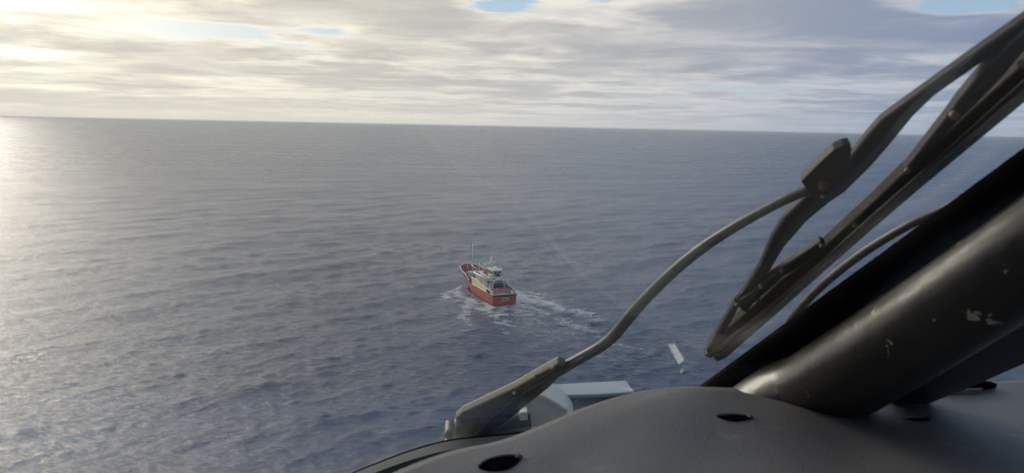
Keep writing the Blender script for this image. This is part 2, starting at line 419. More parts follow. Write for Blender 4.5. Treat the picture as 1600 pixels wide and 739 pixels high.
def railline(name, sa, sb, zf, r, mat, par, sides=(1, -1), n=40, inset=.04, close=False):
    mb = MB()
    if close:
        pts = [hp(sa+(sb-sa)*i/n, zf(sa+(sb-sa)*i/n), 1, inset) for i in range(n+1)]
        q = [hp(sa+(sb-sa)*i/n, zf(sa+(sb-sa)*i/n), -1, inset) for i in range(n, -1, -1)]
        mb.tube(pts+q, r, 6)
    else:
        for sd in sides: mb.tube([hp(sa+(sb-sa)*i/n, zf(sa+(sb-sa)*i/n), sd, inset) for i in range(n+1)], r, 6)
    return mb.build(name, mat, par, True)
def zfc(s):
    q = min(max((s-.655)/.08, 0), 1); q = q*q*(3-2*q)
    return zmain(s)+.25+q*1.15+.45*max(0, (s-.72)/.28)
fb = wall_strip('forecastle_bulwark', .655, .999, lambda s: zmain(s)-.02, zfc, red, ship, n=40, inner=redin)
railline('cap_rail', .655, .9995, zfc, .11, white, fb, close=True, n=60)
def zcr(s): return 3.25+.85+1.25*min(max((s-.10)/.34, 0), 1)
cb = wall_strip('side_bulwark', .015, .565, lambda s: zmain(s)+.0, zcr, cream, ship, inner=beige, th=.12)
railline('cap_rail', .015, .565, lambda s: zcr(s)+.05, .09, white, cb)
railline('rubbing_strake', .0, .55, lambda s: 3.2, .08, white, cb, inset=-.07)
# stern
sb_ = MB(); sb_.box(-.06, -.005, -3.72, 3.72, 2.62, 3.16); sb_.build('stern_shade_band', dark, ship)  # dark panel painting in the shade of the opening below the rail
sr = MB(); sr.tube([(-.04, 3.86, 3.27), (-.04, -3.86, 3.27)], .13, 8); sr.build('stern_rail', white, ship, True)
rg = empty('stern_railing', (0, 0, 0), 0, ship)
for i in range(9):
    y = -3.6+7.2*i/8; pm = MB(); pm.tube([(.1, y, 3.25), (.1, y, 4.45)], .05, 6); pm.build('post', white, rg, True)
for z in (3.85, 4.45):
    pm = MB(); pm.tube([(.1, 3.7, z), (.1, -3.7, z)], .045, 6); pm.build('handrail', white, rg, True)
rr = random.Random(3)
for row, (z, w0, w1) in enumerate(((1.95, -1.35, 1.2), (1.45, -1.5, .5), (1.15, -1.1, 1.6))):
    y = w0
    while y < w1:
        w = rr.uniform(.14, .24); hgt = .24 if row < 2 else .12
        lm = MB(); lm.box(-.03, -.012, y, y+.06, z, z+hgt); lm.box(-.035, -.013, y, y+w, z+(hgt-.06 if rr.random() < .6 else 0), z+(hgt if rr.random() < .6 else .06)); lm.build('letter', white, hull); y += w+.1
for (s, z) in ((.085, 3.6), (.125, 3.75)):
    tb = MB(); c = hp(s, z, 1, -.12); tb.tube([c+Vector((math.cos(a)*.42, 0, math.sin(a)*.42)) for a in np.linspace(0, 2*math.pi, 14)], .14, 6); tb.build('tyre_fender', dark, ship, True)
# deckhouse
dh = MB().box(10.2, 19.3, -2.75, 2.35, 2.7, 6.2).build('deckhouse', beige, ship, bevel=.08)
for i in range(5):
    x = 11.2+i*1.75
    w_ = MB().box(x, x+.75, 2.36, 2.40, 4.9, 5.6).build('window', white, dh); MB().box(x+.09, x+.66, 2.401, 2.42, 4.99, 5.51).build('pane', glassd, w_)
d_ = MB().box(10.14, 10.19, -.2, .7, 2.75, 4.8).build('door', red, dh); MB().box(10.10, 10.135, -.1, 0, 3.7, 3.9).build('handle', steel, d_)
MB().box(10.14, 10.19, 1.1, 1.8, 4.9, 5.5).build('window', glassd, dh)
bd = MB(); bd.prism([(19.9, -2.6, 6.2), (19.6, -3.3, 6.2), (9.6, -3.4, 6.2), (9.2, -2.9, 6.2), (9.2, 2.0, 6.2), (9.7, 2.7, 6.2), (19.6, 2.75, 6.2), (20.0, 2.0, 6.2)], (0, 0, .14))
bdo = bd.build('boat_deck', green, ship)
bc = MB(); bc.tube([(20, -2.6, 6.5), (20, 2.0, 6.5), (19.6, 2.75, 6.5), (14, 2.8, 6.45), (9.7, 2.72, 6.4), (9.2, 2.0, 6.4), (9.2, -2.9, 6.4)], .15, 6, flat=1.8); bc.build('deck_coaming', white, bdo, True)
for k in range(7):
    x = 10+k*1.6; MB().tube([(x, 2.7, 6.5), (x, 2.7, 7.3)], .035, 5).build('stanchion', white, bdo, True)
MB().tube([(9.8, 2.7, 7.3), (19.6, 2.7, 7.3)], .035, 5).build('handrail', white, bdo, True)
# wheelhouse on the boat deck
wh = MB().box(10.6, 15.2, -3.0, -.3, 6.34, 8.3).build('wheelhouse', beige, ship, bevel=.12)
MB().box(10.3, 15.7, -3.2, -.1, 8.3, 8.45).build('roof', white, wh, bevel=.04)
for i in range(4):
    x = 10.95+i*1.05; MB().box(x, x+.75, -.29, -.26, 7.25, 7.95).build('window', glassd, wh)
for i in range(2):
    y = -2.7+i*1.2; MB().box(10.55, 10.59, y, y+.8, 7.25, 7.95).build('window', glassd, wh)
for i in range(3):
    y = -2.8+i*.85; MB().box(15.21, 15.24, y, y+.65, 7.25, 7.95).build('window', glassd, wh)
MB().box(15.9, 18.9, -2.3, -.6, 6.34, 7.5).build('engine_casing', redin, ship, bevel=.08)
MB().box(16.2, 17.0, .6, 1.5, 6.34, 7.1).build('vent_box', white, ship, bevel=.06)
# mast
ms = MB(); ms.tube([(13.0, -.7, 6.3), (13.0, -.7, 9.2)], .28, 10); ms.tube([(13.0, -.7, 9.2), (13.0, -.7, 12.2)], [.38, .30], 10)
mo = ms.build('mast', white, ship, True)
MB().box(12.95, 13.05, -2.0, .7, 9.6, 9.75).build('crosstree', steel, mo)
MB().box(12.6, 12.9, -1.6, .2, 10.5, 10.62).build('radar_bar', white, mo)
MB().tube([(13, -1.8, 9.7), (13, -1.8, 11.0)], .04, 5).build('aerial', white, mo, True)
MB().tube([(13, .5, 9.7), (13, .5, 10.8)], .04, 5).build('aerial', white, mo, True)
rd = MB(); rd.tube([(15.5, .5, 6.3), (15.5, .5, 9.0)], .09, 6); rdo = rd.build('radome_post', steel, ship, True)
MB().ball((15.5, .5, 9.4), .42, 8, sz=1.15).build('radome', white, rdo, True)
st = MB(); st.tube([(14, -.7, 10.5), (24.6, 1.1, 6.6)], .025, 4); st.tube([(13, -.5, 10.8), (2.2, 0, 7.6)], .025, 4); st.build('stay_wire', steel, ship)
# life raft drums and lockers on the boat deck
for x in (10.6, 12.1): MB().tube([(x, 1.9, 6.75), (x+1.1, 1.9, 6.75)], .36, 10).build('raft_canister', white, ship, True)
# whip aerial and winch on the foredeck
MB().tube([(24.4, 1.4, 4.0), (24.4, 1.4, 8.5), (24.35, 1.42, 15.0)], [.15, .10, .05], 6).build('whip_aerial', white, ship, True)
wi = MB(); wi.box(25.9, 27.0, .2, 1.9, 4.2, 4.9); wi.tube([(26.4, -.2, 5.15), (26.4, 2.1, 5.15)], .45, 10); wi.build('winch', white, ship)
for (x, y) in ((28.2, 2.0), (28.2, -1.9), (30, 0)):
    MB().tube([(x, y, 4.3), (x, y, 5.1)], .2, 8).build('bollard', white, ship, True)
MB().box(22.8, 24.6, -1.6, .6, 3.7, 4.7).build('hatch', deckm, ship, bevel=.08)
MB().box(20.6, 22, 1.0, 2.8, 3.0, 4.1).build('fish_crate_stack', dark, ship, bevel=.05)
# working deck astern: gantry, drum, nets, red hatch coaming
ga = MB()
arc = [(6.6, 1.9*math.cos(a)-.6, 4.3+2.3*math.sin(a)) for a in np.linspace(math.pi, 0, 13)]
ga.tube([(6.6, -2.5, 2.8)]+arc+[(6.6, 1.3, 2.8)], .17, 8); ga.build('gantry_arch', white, ship, True)
MB().tube([(8.9, 2.3, 2.7), (8.9, 2.3, 7.0)], .10, 8).build('davit_post', white, ship, True)
MB().tube([(8.9, -.9, 2.7), (8.9, -.9, 6.3)], .12, 8).build('davit_post', steel, ship, True)
MB().tube([(8.9, 2.3, 7.0), (5.2, 1.2, 6.2)], .08, 6).build('davit_arm', white, ship, True)
nd = MB(); nd.tube([(7.6, -1.9, 4.3), (7.6, 1.3, 4.3)], .8, 14); ndo = nd.build('net_drum', dark, ship, True)
for y in (-2.0, 1.4): MB().tube([(7.6, y-.06, 4.3), (7.6, y+.06, 4.3)], 1.15, 16).build('flange', steel, ndo)
MB().box(2.5, 5.0, -2.9, 2.6, 2.7, 4.0).build('hatch_coaming', red, ship, bevel=.08)
MB().box(2.7, 4.8, -2.7, 2.4, 4.0, 4.12).build('hatch_cover', redin, ship, bevel=.03)
def heap(c, sx, sy, sz, seed, name, mat):
    r = random.Random(seed); mb = MB()
    for i in range(26):
        a = r.uniform(0, 6.28); q = r.uniform(0, .8); s = r.uniform(.22, .45)
        mb.ball((c[0]+sx*q*math.cos(a), c[1]+sy*q*math.sin(a), c[2]+sz*(1-q)*r.uniform(.3, .9)), s, 5, r.uniform(.8, 1.5), r.uniform(.8, 1.5), r.uniform(.5, .9))
    return mb.build(name, mat, ship, True)
heap((4.6, -3.0, 3.1), 1.8, .6, 1.9, 1, 'net_heap', green); heap((1.4, 1.6, 2.8), .9, 1.3, .7, 2, 'net_heap', green)
heap((1.4, -2.0, 2.8), .9, 1.2, .7, 5, 'net_heap', dark)
heap((8.6, -2.8, 3.0), 1.1, .8, 2.6, 6, 'net_heap', dark); heap((13.5, 3.2, 2.9), 2.5, .3, 1.0, 8, 'rope_heap', beige)
for i in range(4): MB().box(10.5+i*1.9, 11.5+i*1.9, 2.75, 3.35, 2.75, 3.7+.25*(i % 2)).build('deck_locker', [white, steel, orange, beige][i], ship, bevel=.05)
for i in range(3): MB().ball((3.1+i*.7, 3.25, 3.5), .33, 7).build('float_buoy', [orange, white, orange][i], ship, True)
MB().tube([(11.6, -3.35, 6.3), (11.6, -3.35, 8.7)], .42, 12).build('funnel', cream, ship, True)

# more gear: derrick, lamps, boxes, aerials, hoses
MB().tube([(18.6, 1.2, 6.3), (18.6, 1.2, 9.6)], .11, 7).build('derrick_post', white, ship, True)
MB().tube([(18.6, 1.2, 7.0), (23.6, 2.2, 8.2)], .09, 7).build('derrick_boom', white, ship, True)
MB().tube([(18.6, 1.2, 9.6), (23.6, 2.2, 8.2)], .03, 4).build('stay_wire', steel, ship)
for x, y in ((11.2, -2.7), (14.6, -2.6), (11.2, -.6), (14.8, -.8)): MB().tube([(x, y, 8.4), (x, y, 9.7+.4*(x > 12))], .05, 5).build('aerial', white, wh, True)
MB().box(12.2, 13.6, -2.6, -1.6, 8.46, 8.9).build('roof_box', white, wh, bevel=.05)
MB().ball((14.3, -1.3, 8.85), .34, 7).build('radome', white, wh, True)
for i, (x, y, a, b, c_, mt_) in enumerate(((17.3, .2, .9, 1.2, .6, white), (13.9, 1.4, 1.2, .8, .8, white), (15.8, 1.6, .8, .7, .5, orange), (18.2, -1.6, .5, 1.0, 1.6, white), (11.4, .4, .8, .7, .7, steel), (9.7, .2, .7, 1.1, .9, white), (9.6, -2.2, .6, .9, 1.1, dark))):
    MB().box(x, x+a, y, y+b, 6.36, 6.36+c_).build('deck_box', mt_, ship, bevel=.05)
for i, (x, y, a, b, c_, mt_) in enumerate(((5.6, 2.2, .9, .9, 1.4, white), (5.6, -1.2, 1.0, 1.4, 1.1, steel), (.6, .0, .8, 1.0, .9, orange), (1.0, 3.0, .9, .6, .9, beige), (.6, -3.1, 1.1, .7, 1.0, white), (8.3, .5, .8, 1.1, 1.9, white), (21.0, -2.4, 1.3, 1.1, 1.0, steel), (23.4, 2.2, .8, .9, .9, beige))):
    MB().box(x, x+a, y, y+b, 2.72, 2.72+c_+(.9 if x > 20 else 0)).build('deck_box', mt_, ship, bevel=.05)
for sy in (1, -1):
    MB().tube([(6.0, sy*3.5, 3.4), (6.0, sy*3.4, 6.4)], .10, 6).build('gallows_post', white, ship, True)
MB().tube([(6.0, 3.4, 6.4), (6.0, -3.4, 6.4)], .11, 6).build('gallows_beam', white, ship, True)
for i in range(9):
    x = 1.0+i*.95; MB().tube([(x, 3.85, 3.3), (x, 3.85, zcr(x/SL)+.95)], .035, 5).build('stanchion', white, ship, True)
MB().tube([(1.0, 3.85, 5.0), (5, 3.85, 5.2), (9, 3.85, 6.1)], .035, 5).build('handrail', white, ship, True)
for i in range(8):
    x = 27+.75*i if i < 5 else 27+.75*(i-5); yy = -3.4 if i < 5 else 3.4
    MB().tube([(x, yy*(1-((x-27)/7.5)**2), 4.3), (x, yy*(1-((x-27)/7.5)**2), 6.4)], .05, 4).build('bulwark_stay', redin, fb, True)
heap((27.6, -1.3, 4.2), .9, .9, .8, 12, 'rope_heap', beige); heap((25.0, -2.3, 4.0), .8, .7, .7, 13, 'net_heap', green)
heap((16.5, -2.9, 6.2), 1.4, .4, .9, 14, 'net_heap', green); heap((12.9, .9, 6.3), .8, .6, .8, 15, 'rope_heap', orange)

# ------------------------------------------------------------------ the helicopter we look out of
CO = Vector((0, 0, CAMZ))
# outer glass plane of the windshield: y = WY - WK*(z + .25) (z relative to the eye)
WY, WK = .80, 1.33
def on_glass(px, py, off=0.0):
    d = ray(px, py); t = (WY+off-.25*WK)/(d.y+WK*d.z); return CO+d*t
GN = Vector((0, 1, WK)).normalized()          # outward normal of the glass
def on_dash(px, py, z=-.25):
    d = ray(px, py); return CO+d*(z/d.z)
def pxsize(P): return (P-CO).dot(fwd)/FPX
vinyl = material('dash_vinyl', (.095, .094, .098), .66, 0, .14, 7, bump=.0007, bscale=360, wear=((.15, .145, .135), .60, .15), wscale=18)
blackp = material('post_paint', (.010, .009, .007), .37, 0, .5, 18, bump=.0012, bscale=45, wear=((.42, .38, .28), .662, .012), wscale=55, spec=.8)
rubber = material('black_rubber', (.006, .006, .006), .75, 0, .4, 60, bump=.002, bscale=160, wear=((.3, .3, .3), .74, .02), wscale=300, spec=.03)
bluep = material('blue_black_paint', (.008, .013, .026), .5, 0, .3, 6)
armm = material('wiper_metal', (.075, .074, .070), .42, .25, .18, 60, bump=.0002, bscale=300, wear=((.05, .045, .04), .60, .08), wscale=120)
chan = material('wiper_channel', (.12, .118, .098), .5, .1, .12, 60, bump=.0002, bscale=300, wear=((.07, .065, .05), .62, .08), wscale=90)
armd = material('wiper_dark', (.014, .015, .019), .5, .0, .25, 60, bump=.0002, bscale=300, wear=((.08, .07, .06), .66, .06), wscale=140, spec=.3)
blade = material('wiper_blade', (.009, .008, .007), .6, 0, .3, 70, spec=.25, bump=.0003, bscale=200)
brass = material('corroded_bolt', (.22, .14, .09), .45, .6, .35, 200)
ivory = material('nose_paint', (.55, .52, .44), .45, 0, .12, 12, wear=((.18, .16, .12), .62, .1))
pale = material('pale_blue_paint', (.30, .36, .42), .5, 0, .12, 8)
teal = material('glass_edge', (.17, .19, .18), .8, 0, .2, 20)
hole = material('slot_hole', (.003, .002, .004), 1, spec=0)
foam_y = material('torn_foam', (.11, .08, .045), .9, 0, .3, 200)
dotm = material('dot_white', (.5, .5, .48), .7)
heli = empty('helicopter', CO+Vector((.3, .2, -1.2)))
tag(heli, 'grey dashboard, black window post and windscreen wipers of the helicopter the view is from', 'helicopter')
def hparent(o, par=None):
    par = par or heli; o.parent = par
    bpy.context.view_layer.update()
    o.matrix_parent_inverse = par.matrix_world.inverted(); return o
def hbuild(mb, name, mat, par=None, **k): return hparent(mb.build(name, mat, None, **k), par)

# dashboard cover: one soft sheet with a rolled lip
edge_px = [(560, 772), (595, 739), (640, 719), (690, 702), (725, 694), (760, 688), (800, 676), (850, 657), (900, 637), (950, 621), (1005, 608), (1060, 602),
           (1110, 603), (1200, 604), (1300, 603), (1400, 601), (1500, 594), (1600, 590), (1750, 588)]
ed = [on_dash(*q) for q in edge_px]
ed = [Vector((-.12, .10, CAMZ-.25)), Vector((-.125, .32, CAMZ-.25)), Vector((-.122, .45, CAMZ-.25))]+ed+[Vector((.78, .80, CAMZ-.25)), Vector((1.0, .72, CAMZ-.25)), Vector((1.05, .4, CAMZ-.25)), Vector((1.05, .10, CAMZ-.25))]
ed = [Vector(q) for q in catmull(ed, 6)]
cen = Vector((.45, .10, CAMZ-.25)); NV = 60
def dz_(x, y):
    return (.004*math.sin(x*9+1)*math.sin(y*11) + .010*math.exp(-((x-.13)/.11)**2-((y-.71)/.10)**2)
            + .007*math.exp(-((x-.27)/.11)**2-((y-.665)/.055)**2) + .0018*math.sin(23*x+9*y)*math.sin(17*y-6*x) + .0009*math.sin(61*x-30*y))
v = []; f = []
prof = [(.012, -.16), (.010, -.05), (.010, -.022), (.008, -.012), (.004, -.004), (0, -.0005)]
ne = len(ed)
for i, e_ in enumerate(ed):
    o_ = (e_-cen); o_.z = 0; o_.normalize()
    for a, b in prof: v.append(e_+o_*(a-.010)+Vector((0, 0, b+.0)))
    for j in range(1, NV+1):
        tt = (j/NV)**1.15; p = e_.lerp(cen, tt); w = min(1, tt*14); p = p+Vector((0, 0, dz_(p.x, p.y)*w)); v.append(p)
rowl = len(prof)+NV
for i in range(ne-1):
    for j in range(rowl-1): f.append((i*rowl+j, (i+1)*rowl+j, (i+1)*rowl+j+1, i*rowl+j+1))
dash = hparent(mesh('dashboard_cover', v, f, vinyl, None, True))
def slot(cx, cy, L_, w, tilt, lipc=True):
    c = on_dash(cx, cy); ex = (on_dash(cx+10*math.cos(tilt), cy-10*math.sin(tilt))-c).normalized(); ey = Vector((0, 0, 1)).cross(ex)
    k = pxsize(c); a = L_*k/2; c = c+Vector((0, 0, dz_(c.x, c.y)+.0008)); b = w
    pts = []
    for i in range(28):
        th = 2*math.pi*i/28; pts.append(c+ex*a*math.cos(th)*(1+.03*math.sin(5*th))+ey*b*math.sin(th)*(1-.25*math.cos(th))*(1+.1*math.sin(3*th)))
    mb = MB(); mb.prism(pts, (0, 0, -.006)); so_ = hbuild(mb, 'slot', hole, dash)
    return c, ex, ey, a, b
for (cx, cy, L_, w, tl) in ((783, 726, 74, .0095, .26), (1146, 670, 54, .0062, -.03), (1433, 657, 44, .0038, .02)):
    c, ex, ey, a, b = slot(cx, cy, L_, w, tl)
    mb = MB(); mb.tube([c+ex*a*.80, c+ex*a*.95+ey*b*.1+Vector((0, 0, .001)), c+ex*a*1.10], [.002, .0032, .001], 8, flat=.6); hbuild(mb, 'torn_lining', foam_y, dash, smooth=True)
    mb = MB(); mb.tube([c+ex*a*math.cos(q)*1.04+ey*b*1.05*math.sin(q) for q in np.linspace(.3, 2.8, 12)], .0012, 6); hbuild(mb, 'slot_lip', vinyl, dash, smooth=True)
# pale strip with a dark end beyond the post
q = [on_dash(*a) for a in ((1450, 613), (1478, 602), (1530, 600), (1556, 606), (1528, 613), (1490, 614))]
mb = MB(); mb.prism([p+Vector((0, 0, .004)) for p in q], (0, 0, -.008)); hbuild(mb, 'panel_bracket', armm, dash, bevel=.001)
q = [on_dash(*a) for a in ((1508, 607), (1524, 602), (1548, 604), (1557, 607), (1540, 611), (1512, 612))]
mb = MB(); mb.prism([p+Vector((0, 0, .0055)) for p in q], (0, 0, -.004)); hbuild(mb, 'slot', hole, dash)

# window post
def PP(px, py, y): d = ray(px, py); return CO+d*(y/d.y)
ax = [(1096, 724, .83, 78), (1141, 692, .80, 82), (1192, 660, .772, 87), (1240, 630, .745, 90), (1288, 605, .715, 86), (1332, 579, .685, 88), (1401, 536, .64, 91), (1505, 470, .588, 95), (1613, 398, .54, 101), (1733, 318, .485, 110), (1860, 225, .43, 125)]
axs = catmull(ax, 5)
pts = [PP(a[0], a[1], a[2]*(.945+.055*max(0, min(1, (a[2]-.60)/.12)))) for a in axs]; rads = [a[3]*pxsize(p)*.93 for a, p in zip(axs, pts)]
mb = MB(); nrm = GN.copy()
mb.tube(pts, rads, 40, flat=.78, upv=nrm)
post = hbuild(mb, 'window_post', blackp, smooth=True)
# bead running along the lit side of the post
mb = MB(); bt = []
for i in range(6, len(pts)):
    t = (pts[min(i+1, len(pts)-1)]-pts[i-1]).normalized(); b = t.cross(GN).normalized(); a = b.cross(t)
    th = R(200); bt.append(pts[i]+b*math.cos(th)*rads[i]*.985+a*math.sin(th)*rads[i]*.985*.78)
mb.tube(bt, .0022, 8, flat=.6); hbuild(mb, 'weld_bead', blackp, post, smooth=True)
# rubber seal strip
lo = [(1088, 612), (1200, 531), (1300, 459), (1400, 387), (1500, 314), (1600, 241), (1760, 122)]
hi = [(1146, 664), (1248, 588), (1344, 522), (1446, 446), (1540, 382), (1628, 320), (1790, 212)]
v = []; f = []; n_ = 240
lo_c = catmull(lo, 40); hi_c = catmull(hi, 40)
for i in range(len(lo_c)):
    a = on_glass(lo_c[i][0]+rng.normal(0, .22), lo_c[i][1]+rng.normal(0, .22), .012); b = on_glass(*hi_c[i], .012)
    v += [a, b, b+GN*.004, a+GN*.004]
for i in range(len(lo_c)-1):
    o = i*4; f += [(o+j, o+4+j, o+4+(j+1) % 4, o+(j+1) % 4) for j in range(4)]
f += [(0, 1, 2, 3)]
hparent(mesh('rubber_seal', v, f, rubber))
# flange on the far side
fl = [(1380, 640), (1455, 609), (1520, 582), (1600, 545), (1720, 485), (1720, 360), (1600, 430), (1500, 500), (1400, 560)]
mb = MB(); mb.prism([on_glass(*q, -.05) for q in fl], -GN*.012); hbuild(mb, 'post_flange', bluep, bevel=.002)

# wiper: flat pieces in the plane just outside the glass
WO = .045
def flat(name, poly, th, mat, par, off=WO, bev=.0012):
    mb = MB(); mb.prism([on_glass(*q, off) for q in poly], GN*th); return hbuild(mb, name, mat, par, bevel=bev)
def gtube(name, pl, mat, par, off=WO, flatn=.8, k=5, n=14):
    cs = catmull(pl, k); p = [on_glass(c[0], c[1], off) for c in cs]; r = [c[2]*.5*pxsize(q)*.95 for c, q in zip(cs, p)]
    mb = MB(); mb.tube(p, r, n, flat=flatn, upv=GN); return hbuild(mb, name, mat, par, smooth=True)
arm = gtube('wiper_arm', [(826, 606, 24), (868, 581, 23), (905, 560, 21), (940, 540, 21), (962, 521, 21), (985, 493, 21), (1012, 463, 21), (1050, 426, 21), (1095, 389, 21), (1150, 353, 20), (1205, 323, 19), (1240, 306, 20), (1285, 288, 20)], armm, heli)
flat('arm_channel', [(709, 700), (712, 653), (722, 645), (804, 607), (842, 585), (872, 569), (884, 572), (880, 584), (856, 600), (823, 627), (790, 655), (762, 676), (738, 691)], .010, chan, arm, WO-.012, .002)
flat('arm_web', [(722, 699), (735, 686), (790, 634), (823, 612), (868, 585), (884, 580), (858, 606), (823, 633), (790, 661), (755, 688)], .012, armd, arm, WO-.020, .002)
for q, r in (((866, 575), 5), ((837, 589), 5), ((804, 613), 3)):
    c = on_glass(*q, WO-.014); hbuild(MB().ball(c, r*pxsize(c), 7), 'rivet', ivory if r == 3 else armm, arm, smooth=True)
c = on_glass(706, 690, WO); mb = MB(); mb.tube([c-GN*.05, c+GN*.03], .011, 16); mb.ball(c+Vector((-.004, 0, .012)), .008, 8); hbuild(mb, 'wiper_pivot', armm, smooth=True)
c = on_glass(716, 658, WO-.012); hbuild(MB().ball(c, .0055, 8), 'hinge_pin', ivory, arm, smooth=True)
yoke = [(1326, 252), (1354, 217), (1376, 192), (1419, 161), (1460, 132), (1525, 86), (1600, 34), (1760, -80), (1775, -55), (1610, 53), (1545, 93), (1484, 135), (1460, 152), (1427, 184), (1391, 228), (1362, 261), (1320, 302),
        (1296, 318), (1262, 346), (1226, 387), (1198, 433), (1169, 471), (1155, 481), (1147, 474), (1165, 452), (1188, 415), (1206, 373), (1224, 344), (1258, 311), (1290, 280)]
yo = flat('wiper_frame', yoke, .007, armd, heli, WO+.004, .002)
cl_ = flat('frame_clip', [(1252, 284), (1278, 258), (1303, 235), (1317, 228), (1327, 227), (1331, 234), (1327, 262), (1312, 292), (1292, 312), (1268, 311)], .006, armd, yo, WO-.012, .0006)
c = on_glass(1286, 289, WO-.014)
mb = MB(); mb.tube([c-GN*.003, c+GN*.006], 7.5*pxsize(c), 16); hbuild(mb, 'bolt', brass, yo, bevel=.001)
c2 = on_glass(1285, 306, WO-.012); mb = MB(); mb.ball(c2, 4*pxsize(c2), 6); hbuild(mb, 'rivet', brass, yo, smooth=True)
bl = flat('wiper_blade', [(1112, 537), (1177, 480), (1216, 443), (1286, 389), (1360, 322), (1419, 266), (1500, 191), (1600, 102), (1790, -70), (1800, -10), (1600, 140), (1500, 228), (1435, 285), (1360, 349), (1297, 403), (1215, 477), (1134, 549), (1116, 558), (1108, 550)], .010, blade, heli, WO+.004, .0015)
gtube('blade_spine', [(1110, 553, 14), (1180, 500, 12), (1260, 433, 12), (1360, 344, 13), (1470, 247, 13), (1600, 131, 14), (1790, -40, 16)], armd, bl, WO-.003, .6)
flat('rubber_strip', [(1120, 565), (1134, 560), (1216, 489), (1297, 417), (1360, 362), (1435, 298), (1600, 162), (1800, -10), (1795, -25), (1600, 146), (1435, 284), (1360, 349), (1297, 404), (1215, 477), (1130, 550), (1112, 556)], .016, rubber, bl, WO-.002, .001)
ly_ = flat('lower_yoke', [(1148, 474), (1157, 477), (1138, 512), (1124, 545), (1112, 561), (1101, 557), (1105, 545), (1120, 520)], .007, armd, bl, WO-.004, .0015)
flat('lower_link', [(1150, 476), (1188, 446), (1222, 419), (1242, 406), (1283, 379), (1291, 384), (1270, 405), (1226, 432), (1192, 462), (1176, 476), (1168, 490), (1160, 486)], .007, armd, bl, WO-.001, .0015)
for q in ((1152, 476), (1190, 448), (1222, 424), (1284, 385), (1106, 552), (1185, 470)):
    c = on_glass(*q, WO-.005); hbuild(MB().ball(c, 4.2*pxsize(c), 6), 'rivet', armm, bl, smooth=True)
uy = flat('upper_yoke', [(1413, 269), (1444, 230), (1479, 186), (1500, 157), (1533, 118), (1572, 78), (1600, 54), (1780, -100), (1790, -70), (1600, 82), (1567, 122), (1520, 170), (1495, 193), (1456, 235), (1430, 266), (1419, 272)], .008, armd, bl, WO-.003, .0015)
for q, r in (((1491, 180), 8), ((1418, 267), 5), ((1597, 100), 7)):
    c = on_glass(*q, WO-.007); hbuild(MB().ball(c, r*pxsize(c), 8), 'rivet', brass, bl, smooth=True)
# parallel rod of the wiper, lower right, running behind the seal
gtube('guide_rod', [(1212, 545, 15), (1228, 512, 15), (1250, 482, 15), (1290, 441, 16), (1350, 394, 17), (1418, 353, 17), (1472, 328, 17), (1540, 290, 17), (1640, 230, 18)], armm, heli, WO+.05)
# nose parts seen over the lip of the cover
def farp(px, py, y): d = ray(px, py); return CO+d*(y/d.y)
nf = [farp(*q) for q in ((836, 606, 1.22), (858, 600, 1.28), (915, 597, 1.30), (978, 595, 1.30), (992, 614, 1.16), (1030, 700, 1.12), (850, 700, 1.12))]
mb = MB(); mb.v = nf+[p+Vector((0, .10, -.10)) for p in nf]; n7 = 7
mb.f = [tuple(range(n7)), tuple(range(2*n7-1, n7-1, -1))]+[(i, i+n7, (i+1) % n7+n7, (i+1) % n7) for i in range(n7)]
hbuild(mb, 'nose_fairing', pale, bevel=.006)
q = [(856, 602, 1.27), (978, 595.5, 1.29), (990, 613, 1.15), (930, 617, 1.14), (868, 618, 1.14)]
mb = MB(); mb.prism([farp(*a)+Vector((0, -.004, .003)) for a in q], (0, 0, -.006)); hbuild(mb, 'fairing_top', material('fairing_white', (.24, .29, .33), .5, 0, .1, 9), bevel=.002)
cp = [(810, 645), (820, 625), (833, 613), (850, 618), (868, 628), (884, 640), (900, 660), (880, 720), (812, 720)]
mb = MB(); mb.prism([farp(*a, 1.08) for a in cp], (0, .06, .01)); cow = hbuild(mb, 'wiper_motor_cover', ivory, bevel=.005)
mb = MB(); mb.tube([farp(a, b, 1.075) for a, b in ((812, 644), (820, 626), (833, 614), (850, 619), (868, 629), (886, 642))], .0028, 8); hbuild(mb, 'rim', ivory, cow, smooth=True)
mb = MB(); mb.prism([farp(*a, 1.05) for a in ((812, 644), (824, 643), (825, 664), (812, 666))], (0, .02, 0)); hbuild(mb, 'bracket', ivory, cow, bevel=.001)
mb = MB(); mb.tube([farp(a, b, 1.06) for a, b in ((742, 700), (770, 675), (800, 666), (830, 664))], .016, 12); hbuild(mb, 'nose_pipe', armd, smooth=True)
# lower windshield frame, seen left of the cover
v = []; f = []
fr = catmull([(480, 790), (540, 746), (600, 720), (650, 702), (705, 688), (780, 680), (900, 668), (1100, 660), (1300, 655), (1500, 650)], 8)
for c in fr:
    a = on_glass(c[0], c[1], .0); b = on_glass(c[0]+26, c[1]+80, .0)
    v += [a+GN*.001, b+GN*.001, b-GN*.012, a-GN*.012]
for i in range(len(fr)-1):
    o = i*4; f += [(o+j, o+4+j, o+4+(j+1) % 4, o+(j+1) % 4) for j in range(4)]
f += [(0, 1, 2, 3), (len(v)-4, len(v)-3, len(v)-2, len(v)-1)]
fo_ = hparent(mesh('windshield_frame', v, f, teal, None, False))
cs = [on_glass(c[0]-1, c[1]-1, -.012) for c in fr]
mb = MB(); mb.tube(cs, .0011, 8); hbuild(mb, 'frame_seal', rubber, fo_, smooth=True)
